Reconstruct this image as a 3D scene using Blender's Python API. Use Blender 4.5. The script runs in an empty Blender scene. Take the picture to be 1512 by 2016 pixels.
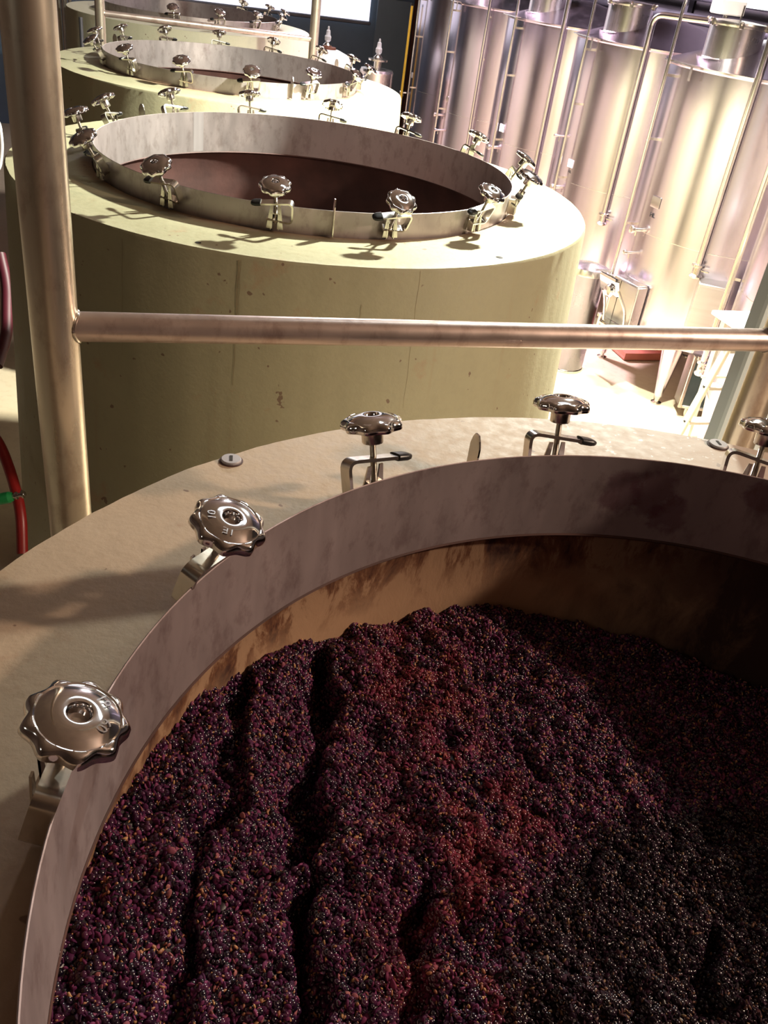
import bpy, math, random
import numpy as np
from mathutils import Vector, Matrix, Euler, noise
PI = math.pi
random.seed(7); RNG = np.random.default_rng(7)
sc = bpy.context.scene
col = sc.collection

# ------------------------------------------------------------ camera
EYE = 3.0
PITCH, ROLL, FPX = 0.5689, 0.1465, 1725.85
cp, sp, cr, sr = math.cos(PITCH), math.sin(PITCH), math.cos(ROLL), math.sin(ROLL)
fwd = Vector((0, cp, -sp)); up0 = Vector((0, sp, cp)); rt0 = Vector((1, 0, 0))
rt = cr * rt0 + sr * up0
up = -sr * rt0 + cr * up0
cd = bpy.data.cameras.new('camera'); cam = bpy.data.objects.new('camera', cd); col.objects.link(cam)
M = Matrix((rt, up, -fwd)).transposed().to_4x4(); M.translation = (0, 0, EYE)
cam.matrix_world = M
cd.sensor_fit = 'VERTICAL'; cd.sensor_height = 36.0; cd.lens = FPX / 2016 * 36.0
cd.clip_start = 0.05; cd.clip_end = 100
sc.camera = cam

# ------------------------------------------------------------ world, lamps, exposure
sc.view_settings.view_transform = 'Standard'; sc.view_settings.look = 'None'
sc.view_settings.gamma = 1.0; sc.view_settings.use_curve_mapping = False
sc.view_settings.exposure = 0.0
w = bpy.data.worlds.new('world'); sc.world = w; w.use_nodes = True
w.node_tree.nodes['Background'].inputs[0].default_value = (0.60, 0.46, 0.42, 1)
w.node_tree.nodes['Background'].inputs[1].default_value = 0.04

def lamp(name, loc, target, power, color, size=0.3, spread=180, size_y=None):
    ld = bpy.data.lights.new(name, 'AREA'); ld.energy = power; ld.color = color
    ld.size = size; ld.spread = math.radians(spread)
    if size_y: ld.shape = 'RECTANGLE'; ld.size_y = size_y
    o = bpy.data.objects.new(name, ld); col.objects.link(o); o.location = loc
    d = Vector(target) - Vector(loc)
    o.rotation_euler = d.to_track_quat('-Z', 'Y').to_euler()
    return o
lamp('tank_row_floodlight', (1.15, 5.35, 4.15), (0.2, 5.4, 2.1), 590, (.98, 1.0, 0.86), 0.16, 138)
lamp('warm_side_floodlight', (5.0, 1.65, 4.6), (0.4, 0.8, 2.0), 262, (1.0, 0.75, 0.56), 0.30)
lamp('steel_row_floodlight', (-0.9, 10.2, 4.7), (1.6, 9.8, 1.8), 580, (1.0, 0.78, 0.97), 0.7, 125)
lamp('aisle_floodlight', (0.9, 6.6, 4.9), (1.7, 6.4, 0.0), 110, (1.0, 0.92, 0.84), 0.4, 90)
lo = lamp('left_aisle_lamp', (-2.7, 1.2, 3.7), (-2.3, 2.75, 0.0), 1, (1, 1, 1), 0.25)
ls = bpy.data.lights.new('left_aisle_lamp', 'SPOT'); ls.energy = 330; ls.color = (0.95, 0.97, 1.0); ls.spot_size = math.radians(22); ls.spot_blend = .35; ls.shadow_soft_size = .05
lo.data = ls
lamp('back_floodlight', (-1.0, 12.8, 4.8), (-1.6, 10.0, 2.0), 230, (1.0, 0.92, 0.94), 0.5, 165)
lamp('cool_highlight_fill', (0.75, 4.0, 5.35), (0.75, 4.0, 0.0), 13, (0.84, 0.95, 1.0), 1.5, 180, 0.35)  # added area light out of view, for cool knob highlights and fill
lamp('post_highlight_fill', (-2.4, -0.9, 3.7), (-0.4, 1.4, 2.6), 2.6, (1.0, 0.93, 0.78), .25, 120, 0.25)  # added weak light out of view, puts a cream highlight on the post

# ------------------------------------------------------------ helpers: tags and meshes
def tag(o, label=None, cat=None, group=None, kind=None):
    if label: o['label'] = label
    if cat: o['category'] = cat
    if group: o['group'] = group
    if kind: o['kind'] = kind
    return o
def empty(name, loc=(0, 0, 0), rz=0.0):
    o = bpy.data.objects.new(name, None); col.objects.link(o)
    o.location = loc; o.rotation_euler = (0, 0, rz); o.empty_display_size = 0.1
    return o
def basis(d):
    d = Vector(d).normalized()
    a = Vector((0, 0, 1)) if abs(d.z) < 0.95 else Vector((1, 0, 0))
    u = a.cross(d).normalized(); v = d.cross(u)
    return u, v, d
class MB:
    def __init__(s): s.v = []; s.f = []; s.m = []
    def add(s, vs, fs, mi=0):
        n = len(s.v); s.v += [tuple(p) for p in vs]
        s.f += [tuple(i + n for i in f) for f in fs]; s.m += [mi] * len(fs)
    def box(s, c, size, X=(1, 0, 0), Y=(0, 1, 0), Z=(0, 0, 1), bev=0.0, mi=0):
        c = Vector(c); X = Vector(X) * size[0] / 2; Y = Vector(Y) * size[1] / 2; Z = Vector(Z) * size[2] / 2
        if bev <= 0:
            vs = [c + X * i + Y * j + Z * k for i in (-1, 1) for j in (-1, 1) for k in (-1, 1)]
            s.add(vs, [(0, 1, 3, 2), (4, 6, 7, 5), (0, 4, 5, 1), (2, 3, 7, 6), (0, 2, 6, 4), (1, 5, 7, 3)], mi); return
        # octagonal-section prism along Z with chamfered caps
        hx, hy, hz = (a / 2 for a in size); b = min(bev, hx * .9, hy * .9, hz * .9)
        X, Y, Z = X / hx, Y / hy, Z / hz
        def ring(ox, oy, z): return [c + X * x + Y * y + Z * z for x, y in
              ((ox, oy - b), (ox - b, oy), (-ox + b, oy), (-ox, oy - b), (-ox, -oy + b), (-ox + b, -oy), (ox - b, -oy), (ox, -oy + b))]
        rs = [ring(hx - b, hy - b, -hz) if min(hx, hy) > 2.1 * b else ring(hx - b * .5, hy - b * .5, -hz), ring(hx, hy, -hz + b), ring(hx, hy, hz - b),
              ring(hx - b, hy - b, hz) if min(hx, hy) > 2.1 * b else ring(hx - b * .5, hy - b * .5, hz)]
        vs = sum(rs, []); fs = []
        for r in range(3):
            for i in range(8):
                j = (i + 1) % 8; fs.append((r * 8 + i, r * 8 + j, r * 8 + 8 + j, r * 8 + 8 + i))
        fs += [tuple(range(7, -1, -1)), tuple(range(24, 32))]
        s.add(vs, fs, mi)
    def lathe(s, prof, n=32, c=(0, 0, 0), d=(0, 0, 1), mi=0, closed=False, rf=None, a0=0.0, a1=2 * PI):
        u, v, d = basis(d); c = Vector(c); full = abs(a1 - a0 - 2 * PI) < 1e-6
        na = n if full else n + 1; vs = []
        if d.z > .99: u, v = Vector((1, 0, 0)), Vector((0, 1, 0))
        for (r, z) in prof:
            for i in range(na):
                a = a0 + (a1 - a0) * i / n; rr = r if rf is None else rf(r, z, a)
                vs.append(c + u * (rr * math.cos(a)) + v * (rr * math.sin(a)) + d * z)
        fs = []; m = len(prof)
        for k in range(m if closed else m - 1):
            k2 = (k + 1) % m
            for i in range(n):
                j = (i + 1) % na if full else i + 1
                fs.append((k * na + i, k * na + j, k2 * na + j, k2 * na + i))
        s.add(vs, fs, mi)
    def cyl(s, a, b, r, r2=None, n=20, mi=0, caps=True):
        a = Vector(a); b = Vector(b); r2 = r if r2 is None else r2; L = (b - a).length
        prof = [(r, 0), (r2, L)]
        if caps: prof = [(0.0001, 0)] + prof + [(0.0001, L)]
        s.lathe(prof, n, a, b - a, mi)
    def tube(s, pts, r, n=12, mi=0, caps=True):
        pts = [Vector(p) for p in pts]; vs = []; N = len(pts); u = None
        for i, p in enumerate(pts):
            d = (pts[min(i + 1, N - 1)] - pts[max(i - 1, 0)]).normalized()
            if u is None: u = basis(d)[0]
            u = (u - d * u.dot(d)).normalized(); v = d.cross(u)
            for k in range(n):
                a = 2 * PI * k / n; vs.append(p + u * (r * math.cos(a)) + v * (r * math.sin(a)))
        fs = [(i * n + k, i * n + (k + 1) % n, (i + 1) * n + (k + 1) % n, (i + 1) * n + k) for i in range(N - 1) for k in range(n)]
        if caps: fs += [tuple(range(n - 1, -1, -1)), tuple(range((N - 1) * n, N * n))]
        s.add(vs, fs, mi)
    def strip(s, path, wdt, th, mi=0):          # flat strip: path in x,z; width along y
        P = [Vector((x, 0, z)) for x, z in path]; N = len(P); vs = []
        for i, p in enumerate(P):
            d = (P[min(i + 1, N - 1)] - P[max(i - 1, 0)]).normalized(); nrm = Vector((-d.z, 0, d.x)) * th / 2
            for y in (-wdt / 2, wdt / 2):
                vs += [p + nrm + Vector((0, y, 0)), p - nrm + Vector((0, y, 0))]
        fs = []
        for i in range(N - 1):
            a, b = i * 4, i * 4 + 4
            fs += [(a, a + 2, b + 2, b), (a + 1, b + 1, b + 3, a + 3), (a, b, b + 1, a + 1), (a + 2, a + 3, b + 3, b + 2)]
        fs += [(0, 1, 3, 2), ((N - 1) * 4, (N - 1) * 4 + 2, (N - 1) * 4 + 3, (N - 1) * 4 + 1)]
        s.add(vs, fs, mi)
    def build(s, name, mats, parent=None, smooth=35):
        me = bpy.data.meshes.new(name); me.from_pydata(s.v, [], s.f)
        if not isinstance(mats, (list, tuple)): mats = [mats]
        for m in mats: me.materials.append(m)
        me.polygons.foreach_set('material_index', s.m)
        import bmesh
        bm = bmesh.new(); bm.from_mesh(me); bmesh.ops.recalc_face_normals(bm, faces=bm.faces); bm.to_mesh(me); bm.free()
        if smooth:
            me.polygons.foreach_set('use_smooth', [True] * len(me.polygons)); me.set_sharp_from_angle(angle=math.radians(smooth))
        me.update()
        o = bpy.data.objects.new(name, me); col.objects.link(o)
        if parent: o.parent = parent
        return o
def copy_tree(o, parent=None):
    c = o.copy(); col.objects.link(c)
    if parent: c.parent = parent
    for ch in list(o.children): copy_tree(ch, c)
    return c
def arc(pts, rad, seg=6):                       # round the corners of a polyline
    pts = [Vector(p) for p in pts]; out = [pts[0]]
    for i in range(1, len(pts) - 1):
        a = (pts[i - 1] - pts[i]); b = (pts[i + 1] - pts[i]); r = min(rad, a.length * .45, b.length * .45)
        A = pts[i] + a.normalized() * r; B = pts[i] + b.normalized() * r
        for k in range(seg + 1):
            t = k / seg; out.append(A * (1 - t) ** 2 + pts[i] * 2 * t * (1 - t) + B * t * t)
    out.append(pts[-1]); return out

# ------------------------------------------------------------ materials
class NT:
    def __init__(s, name):
        s.m = bpy.data.materials.new(name); s.m.use_nodes = True; s.t = s.m.node_tree
        s.b = s.t.nodes['Principled BSDF']; s._tc = None
    def n(s, typ, **kw):
        x = s.t.nodes.new(typ)
        for k, v in kw.items(): setattr(x, k, v)
        return x
    def l(s, a, b): s.t.links.new(a, b)
    def tc(s, out='Object', scale=(1, 1, 1), loc=(0, 0, 0)):
        if s._tc is None: s._tc = s.n('ShaderNodeTexCoord')
        mp = s.n('ShaderNodeMapping'); mp.inputs['Scale'].default_value = scale; mp.inputs['Location'].default_value = loc
        s.l(s._tc.outputs[out], mp.inputs['Vector']); return mp.outputs[0]
    def noise(s, scale, detail=4, rough=.55, vec=None, dist=0.0):
        x = s.n('ShaderNodeTexNoise'); x.inputs['Scale'].default_value = scale; x.inputs['Detail'].default_value = detail
        x.inputs['Roughness'].default_value = rough; x.inputs['Distortion'].default_value = dist
        s.l(vec if vec is not None else s.tc(), x.inputs['Vector']); return x.outputs[0]
    def ramp(s, fac, stops):
        x = s.n('ShaderNodeValToRGB'); e = x.color_ramp.elements
        for i, (p, c) in enumerate(stops):
            if i >= len(e): e.new(p)
            e[i].position = p; e[i].color = tuple(c) + (1,) if not isinstance(c, (int, float)) else (c, c, c, 1)
        s.l(fac, x.inputs[0]); return x.outputs[0]
    def mix(s, fac, a, b, mode='MIX'):
        x = s.n('ShaderNodeMix', data_type='RGBA', blend_type=mode)
        for sock, v in ((x.inputs[0], fac), (x.inputs[6], a), (x.inputs[7], b)):
            if isinstance(v, (int, float)): sock.default_value = v
            elif isinstance(v, (tuple, list)): sock.default_value = tuple(v) + (1,)
            else: s.l(v, sock)
        return x.outputs[2]
    def math(s, op, a, b=0.0):
        x = s.n('ShaderNodeMath', operation=op)
        for i, v in enumerate((a, b)):
            if isinstance(v, (int, float)): x.inputs[i].default_value = v
            else: s.l(v, x.inputs[i])
        return x.outputs[0]
    def bump(s, h, strength=.3, dist=.005):
        x = s.n('ShaderNodeBump'); x.inputs['Strength'].default_value = strength; x.inputs['Distance'].default_value = dist
        s.l(h, x.inputs['Height']); s.l(x.outputs[0], s.b.inputs['Normal'])
    def set(s, **kw):
        for k, v in kw.items():
            sock = s.b.inputs[k.replace('_', ' ')]
            if isinstance(v, (int, float)): sock.default_value = v
            elif isinstance(v, (tuple, list)): sock.default_value = tuple(v) + (1,) if len(v) == 3 else v
            else: s.l(v, sock)
        return s
def simple(name, c, rough=.5, metal=0.0, var=.12, scale=12, bump=0.0, emit=0.0):
    t = NT(name); n = t.noise(scale, 4)
    lo = tuple(x * (1 - var) for x in c); hi = tuple(min(1, x * (1 + var)) for x in c)
    t.set(Base_Color=t.ramp(n, [(.3, lo), (.7, hi)]), Roughness=rough, Metallic=metal)
    if bump: t.bump(t.noise(scale * 6, 3), bump, .003)
    if emit: t.set(Emission_Color=c, Emission_Strength=emit)
    return t.m

# painted concrete of the tanks (cylindrical coordinates come from the tank's own object space)
def tank_paint(name, base, stain_amt, specks=False, dirt=1.0):
    t = NT(name)
    big = t.noise(1.7, 4, .6); fine = t.noise(38, 5, .6)
    c = t.mix(t.ramp(big, [(.35, 0.0), (.7, 1.0)]), tuple(x * .93 for x in base), tuple(min(1, x * 1.05) for x in base))
    c = t.mix(t.ramp(fine, [(.3, .22), (.55, 0.0)]), c, tuple(x * .72 for x in base))
    # vertical drips and streaks on the wall
    st = t.noise(1.0, 5, .65, t.tc(scale=(16, 16, .5)))
    c = t.mix(t.math('MULTIPLY', t.ramp(st, [(.60, 0.0), (.74, 1.0)]), .30 * dirt), c, (.30, .20, .11))
    # horizontally drawn trowel patches and red-brown must stains
    red = t.noise(4.2, 6, .68)
    c = t.mix(t.math('MULTIPLY', t.ramp(red, [(.61, 0.0), (.72, 1.0)]), stain_amt), c, (.36, .17, .09))
    sp2 = t.n('ShaderNodeSeparateXYZ'); t.l(t.tc(), sp2.inputs[0])
    rad = t.math('SQRT', t.math('ADD', t.math('MULTIPLY', sp2.outputs[0], sp2.outputs[0]), t.math('MULTIPLY', sp2.outputs[1], sp2.outputs[1])))
    rim = t.ramp(t.math('SUBTRACT', t.math('ADD', rad, t.math('MULTIPLY', t.noise(5, 6, .65), .14)), .2), [(.775, 1.0), (.85, 0.0)])
    c = t.mix(t.math('MULTIPLY', rim, .8), c, (.27, .14, .08))  # brown ring beside the collar: must stain and collar shadow in one colour
    dots = t.noise(26, 2, .5)
    c = t.mix(t.math('MULTIPLY', t.ramp(dots, [(.715, 0.0), (.735, 1.0)]), .75), c, (.13, .06, .04))
    if specks:
        sep = t.n('ShaderNodeSeparateXYZ'); t.l(t.tc(), sep.inputs[0])
        m = t.math('MULTIPLY', t.ramp(t.noise(52, 2, .5), [(.655, 0.0), (.67, 1.0)]), t.ramp(t.noise(3.0, 2, .5), [(.42, 0.0), (.55, 1.0)]))
        reg = t.ramp(t.math('ADD', t.math('MULTIPLY', sep.outputs[0], .55), t.math('MULTIPLY', sep.outputs[1], .55)), [(.42, 0.0), (.60, 1.0)])
        c = t.mix(t.math('MULTIPLY', m, reg), c, (.9, .9, .9))
        c = t.mix(t.math('MULTIPLY', reg, .35), c, (.74, .72, .70))
    t.set(Base_Color=c, Roughness=t.ramp(fine, [(.3, .52), (.7, .72)]))
    t.bump(t.math('ADD', t.noise(60, 5, .6), t.noise(7, 3, .5)), .22, .004)
    return t.m
PAINT = [tank_paint('painted_concrete_warm', (.48, .36, .25), .45, specks=True),
         tank_paint('painted_concrete_green', (.345, .32, .20), .40),
         tank_paint('painted_concrete_pale', (.44, .42, .30), .35)]
def inner_wall(name, light):
    t = NT(name)
    v = t.noise(1.0, 7, .72, t.tc(scale=(13, 13, 5)), .4)
    v2 = t.noise(3.0, 6, .7)
    c = t.ramp(v, [(.36, (.05, .014, .012)), (.47, (.20, .085, .04)), (.54, light), (.75, tuple(x * 1.12 for x in light))])
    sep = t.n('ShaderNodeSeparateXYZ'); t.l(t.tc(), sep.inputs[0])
    # the stained band sits just under the collar, clean wall lower down
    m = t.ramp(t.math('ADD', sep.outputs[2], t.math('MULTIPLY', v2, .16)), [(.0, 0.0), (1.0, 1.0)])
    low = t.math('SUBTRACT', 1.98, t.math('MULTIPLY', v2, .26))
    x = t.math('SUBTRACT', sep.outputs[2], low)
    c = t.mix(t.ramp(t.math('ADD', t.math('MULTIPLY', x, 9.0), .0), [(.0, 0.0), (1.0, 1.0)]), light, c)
    az = t.ramp(t.math('ADD', t.math('MULTIPLY', sep.outputs[0], .9), t.math('MULTIPLY', v, .6)), [(.05, 0.0), (.50, 1.0)])  # right side painted dark: wall stain together with the collar's shadow
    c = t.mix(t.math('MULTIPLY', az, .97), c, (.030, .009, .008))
    t.set(Base_Color=c, Roughness=.75); t.bump(v, .35, .004); return t.m
INNER1 = inner_wall('stained_shaded_inner_concrete', (.44, .27, .16))
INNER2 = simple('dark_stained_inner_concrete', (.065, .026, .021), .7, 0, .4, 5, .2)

def steel(name, base, rough, streak=(60, 60, 1.0), stain=None, var=.12, metal=1.0, bump=.04, blot=0.0):
    t = NT(name)
    s1 = t.noise(1.0, 6, .6, t.tc(scale=streak)); s2 = t.noise(3.0, 4, .55)
    c = t.mix(s1, tuple(x * (1 - var) for x in base), tuple(min(1, x * (1 + var)) for x in base))
    if stain:
        c = t.mix(t.math('MULTIPLY', t.ramp(t.noise(22, 6, .68, t.tc(scale=(1, 1, .55))), [(.50, 0.0), (.66, 1.0)]), stain[1]), c, stain[0])
    if blot and isinstance(blot, tuple):
        k, pts_ = blot
        for (bx_, by_, bz_, rr_) in pts_:
            vm = t.n('ShaderNodeVectorMath', operation='DISTANCE'); t.l(t.tc(scale=(1, 1, .8)), vm.inputs[0]); vm.inputs[1].default_value = (bx_, by_, bz_ * .8)
            fac_ = t.ramp(t.math('MULTIPLY', t.math('ADD', t.math('DIVIDE', vm.outputs['Value'], rr_), t.math('MULTIPLY', t.noise(18, 5, .7), 1.6)), .5), [(.70, 1.0), (.86, 0.0)])
            c = t.mix(t.math('MULTIPLY', fac_, k), c, (.17, .04, .08))
    elif blot:
        c = t.mix(t.math('MULTIPLY', t.ramp(t.noise(3.4, 5, .6, t.tc(scale=(1, 1, 1), loc=(3.3, 1.2, 0))), [(.60, 0.0), (.66, 1.0)]), blot), c, (.16, .035, .055))
    t.set(Base_Color=c, Metallic=metal, Roughness=t.ramp(t.math('ADD', t.math('MULTIPLY', s1, .5), t.math('MULTIPLY', s2, .5)), [(.3, rough * .8), (.7, rough * 1.25)]))
    if bump: t.bump(s1, bump, .002)
    return t.m
S_TANK = steel('brushed_tank_steel', (.67, .60, .68), .22, (14, 14, .12), bump=0.0, var=.06)
S_NECK = steel('neck_steel', (.62, .59, .56), .26, (14, 14, .3), bump=0.0, var=.06)
S_COLLAR = steel('stained_collar_steel', (.50, .41, .42), .46, (20, 20, 5), ((.20, .12, .12), .42), .12, .68, .05, (.5, [(-.115, .893, 2.12, .055), (-.05, .898, 2.12, .06), (-.01, .9, 2.08, .05), (.16, .886, 2.16, .04)]))
S_COLLAR2 = steel('collar_steel', (.46, .40, .39), .38, (18, 18, 5), ((.17, .12, .09), .35), .15, .75, .04, 0.15)
S_CHROME = steel('polished_knob_steel', (.80, .78, .78), .10, (8, 8, 8), None, .05, 1.0, 0.0)
S_CLAMP = steel('clamp_steel', (.70, .66, .60), .22, (30, 30, 30), ((.32, .24, .18), .5), .1, 1.0, .03)
S_POST = steel('worn_post_steel', (.78, .70, .58), .30, (40, 40, 1.2), ((.34, .22, .16), .35), .12, .9, .06)
S_RAIL = steel('worn_rail_steel', (.70, .58, .53), .34, (14, 14, 14), ((.33, .20, .17), .45), .12, .85, .10)
S_PIPE = steel('pipe_steel', (.76, .72, .68), .18, (10, 10, 10), None, .06, 1.0, 0.0)
S_BOX = steel('cabinet_steel', (.60, .58, .55), .33, (2, 2, 40), None, .1)
RUBBER = simple('black_rubber', (.012, .012, .013), .35)
BLUE = simple('blue_grey_paint', (.72, .85, .88), .55, 0, .04, 3)
NAVY = simple('navy_wall_paint', (.10, .15, .21), .65, 0, .15, 1.5)
DARK = simple('dark_ceiling', (.022, .020, .022), .8, 0, .4, 2)
CEIL = simple('brown_ceiling_boards', (.20, .15, .125), .7, 0, .15, 2)
DUCT = simple('dark_duct_metal', (.10, .10, .115), .45, .6, .3, 3)
DARKRED = simple('dark_brick_wall', (.07, .045, .035), .8, 0, .4, 3)
WHITEP = simple('white_plastic', (.82, .82, .80), .4, 0, .04, 5)
GREYP = simple('grey_plug_plastic', (.40, .38, .40), .45, 0, .1, 20)
YELLOW = simple('yellow_plastic', (.85, .55, .05), .4, 0, .05, 5)
REDHOSE = simple('red_hose_rubber', (.24, .010, .010), .38, 0, .15, 8)
GREEN = simple('green_plastic', (.01, .22, .06), .4, 0, .1, 8)
PINKP = simple('red_brown_plastic', (.50, .16, .11), .5, 0, .1, 6)
BROWNW = simple('brown_door_frame', (.16, .055, .03), .6, 0, .2, 4)
ALU = simple('ladder_aluminium', (.78, .75, .66), .38, .55, .06, 10)
BLACKG = simple('dark_screen_glass', (.035, .045, .045), .08, 0, .1, 2)
HOLE = simple('dark_hole', (.02, .012, .01), .8)
t = NT('projection_screen_cloth'); t.set(Base_Color=(.8, .8, .82), Emission_Color=(.86, .88, 1.0, 1), Emission_Strength=1.0); SCREEN = t.m
t = NT('glow_panel_white'); t.set(Base_Color=(.8, .85, .82), Emission_Color=(.92, 1.0, .97, 1), Emission_Strength=1.6); LITPANEL = t.m
t = NT('clear_glass'); t.set(Base_Color=(.95, .97, 1.0), Roughness=.05, Transmission_Weight=.6, IOR=1.45); GLASS = t.m
# floor: pale coated cement with faint joints and wear
t = NT('floor_coating'); n1 = t.noise(1.1, 5, .6); n2 = t.noise(18, 4, .6)
c = t.mix(t.ramp(n1, [(.3, 0.0), (.7, 1.0)]), (.50, .40, .27), (.60, .50, .37)); c = t.mix(t.math('MULTIPLY', t.ramp(n2, [(.35, 1.0), (.5, 0.0)]), .2), c, (.35, .25, .15))
t.set(Base_Color=c, Roughness=.42); t.bump(n2, .08, .003); FLOOR = t.m

# ------------------------------------------------------------ the room
U = Vector((-.326, .945, 0)); V = Vector((.945, .326, 0))     # along the tank row / across it
def uv(u, v, z): p = U * u + V * v; return (p.x, p.y, z)
def slab(name, u0, u1, v0, v1, z0, z1, m):
    b = MB(); b.box(uv((u0 + u1) / 2, (v0 + v1) / 2, (z0 + z1) / 2), (v1 - v0, u1 - u0, z1 - z0), X=V, Y=U)
    o = b.build(name, m, smooth=0); o['kind'] = 'structure'; return o
slab('floor', -4, 15.6, -6.2, 6.4, -.12, 0.0, FLOOR)
slab('ceiling', -4, 15.6, -6.2, 6.4, 5.6, 5.75, CEIL)
slab('wall_far', 15.5, 15.7, -6.3, 6.5, 0, 5.6, NAVY)
slab('wall_right', -4, 15.6, 6.3, 6.5, 0, 5.6, DARK)
slab('wall_left', -4, 15.6, -6.3, -6.1, 0, 5.6, DARKRED)
slab('wall_behind', -4.2, -4.0, -6.3, 6.5, 0, 5.6, DARKRED)
def at(x, y, D):                                # point seen at pixel x,y at optical depth D
    d = fwd * FPX + rt * (x - 756) - up * (y - 1008)
    return Vector((0, 0, EYE)) + d * (D / FPX)
def onz(x, y, z):
    d = fwd * FPX + rt * (x - 756) - up * (y - 1008); return Vector((0, 0, EYE)) + d * ((z - EYE) / d.z)
def onu(x, y, u):
    d = fwd * FPX + rt * (x - 756) - up * (y - 1008); return Vector((0, 0, EYE)) + d * (u / d.dot(U))
def px(P):
    q = Vector(P) - Vector((0, 0, EYE)); D = q.dot(fwd); return 756 + FPX * q.dot(rt) / D, 1008 - FPX * q.dot(up) / D

# ------------------------------------------------------------ the four concrete tanks
CT = [Vector((.598, .693, 0)), Vector((-.5552, 4.0438, 0)), Vector((-1.5578, 6.9986, 0)), Vector((-2.76, 10.35, 0))]
ZT = [2.11, 2.105, 2.08, 2.11]                 # height of the concrete top
RC, RO, RB = .903, 1.242, 1.335
ORD = ['nearest', 'second', 'third', 'fourth']
def tank(i, c, zt, label, paint, inner, collar_mat):
    root = empty('concrete_tank', (c.x, c.y, 0))
    tag(root, label, 'tank', 'row of round concrete fermentation tanks')
    b = MB(); n = 360
    jit = [.0022 * noise.noise(Vector((math.cos(k * 2 * PI / n) * 9, math.sin(k * 2 * PI / n) * 9, i))) + .0006 * random.uniform(-1, 1) for k in range(n)]
    rf = lambda r, z, a: r + (jit[int(round(a / (2 * PI) * n)) % n] * 1.4 if abs(r - RO) < .012 and z > zt - .012 else 0)
    b.lathe([(RB, .10), (RO, zt - .010), (RO - .007, zt), (1.08, zt + .001), (RC + .012, zt), (RC + .004, zt - .004)], n, mi=0, rf=rf)
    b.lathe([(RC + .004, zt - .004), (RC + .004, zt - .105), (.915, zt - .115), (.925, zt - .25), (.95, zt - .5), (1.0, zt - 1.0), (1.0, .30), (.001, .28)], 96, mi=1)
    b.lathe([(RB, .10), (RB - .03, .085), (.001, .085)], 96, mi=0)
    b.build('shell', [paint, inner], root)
    for k in range(4):                          # short feet under the tank
        a = PI / 4 + k * PI / 2; f = MB(); f.box((1.05 * math.cos(a), 1.05 * math.sin(a), .0425), (.24, .24, .085), bev=.01)
        f.build('foot', paint, root)
    zr = zt + .09
    b = MB(); b.lathe([(RC - .003, zt - .10), (RC - .003, zr - .001), (RC - .0015, zr), (RC, zr - .001), (RC, zt - .10)], 192, closed=True)
    bd = MB(); bd.lathe([(RC - .0035, zt - .098), (RC - .0055, zt - .102), (RC - .002, zt - .106)], 192); bd.build('sealing_bead', INNER2, root)
    cl = b.build('collar', collar_mat, root); cl['label'] = 'stainless steel collar ring around the opening'
    return root, zr
labels = ['nearest cream painted concrete tank with open stainless collar, full of crushed dark grapes',
          'second concrete tank behind the horizontal steel rail, pale green, empty and open',
          'third concrete tank in the row, in front of the short rear railing',
          'fourth concrete tank, mostly cut off by the top edge, behind the rear railing']
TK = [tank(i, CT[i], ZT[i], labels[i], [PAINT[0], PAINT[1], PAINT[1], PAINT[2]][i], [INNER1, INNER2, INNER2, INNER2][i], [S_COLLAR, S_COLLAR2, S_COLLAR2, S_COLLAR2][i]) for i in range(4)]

def loc(i, p): return (p[0] - CT[i].x, p[1] - CT[i].y)
# upright blades welded on the collars
def blade(i, az, h=.045):
    zr = TK[i][1]; n = Vector((math.cos(az), math.sin(az), 0)); tg = Vector((-n.y, n.x, 0)); b = MB()
    prof = [(-.085, .016), (.02, .017), (h - .01, .012), (h, .006)]
    vs = []
    for z, hw in prof:
        for sx in (-1, 1):
            for st in (-.002, .002): vs.append(n * (RC + .004 + .014 + hw * sx) + tg * st + Vector((0, 0, zr + z)))
    fs = []
    for k in range(3):
        a = k * 4; fs += [(a, a + 1, a + 5, a + 4), (a + 2, a + 6, a + 7, a + 3), (a, a + 4, a + 6, a + 2), (a + 1, a + 3, a + 7, a + 5)]
    fs += [(0, 2, 3, 1), (12, 13, 15, 14)]
    b.add(vs, fs); o = b.build('tab', S_CLAMP, TK[i][0], smooth=0); return o
def azi(i, x, y, zz=None):
    p = onz(x, y, TK[i][1] if zz is None else zz); q = loc(i, p); return math.atan2(q[1], q[0])
blade(0, azi(0, 930, 893)); blade(1, azi(1, 661, 425)); blade(1, azi(1, 292, 228)); blade(1, azi(1, 1023, 303))
blade(2, azi(2, 560, 160)); blade(2, azi(2, 224, 80)); blade(2, azi(2, 686, 130))
# weld seam band inside the second collar
b = MB(); a = azi(1, 400, 224); zr = TK[1][1]
b.lathe([(RC - .0035, zr - .185), (RC - .0035, zr - .002)], 3, a0=a - .032, a1=a + .032)
o = b.build('weld_seam', steel('seam_steel', (.36, .33, .33), .55, metal=.8), TK[1][0])
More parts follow.
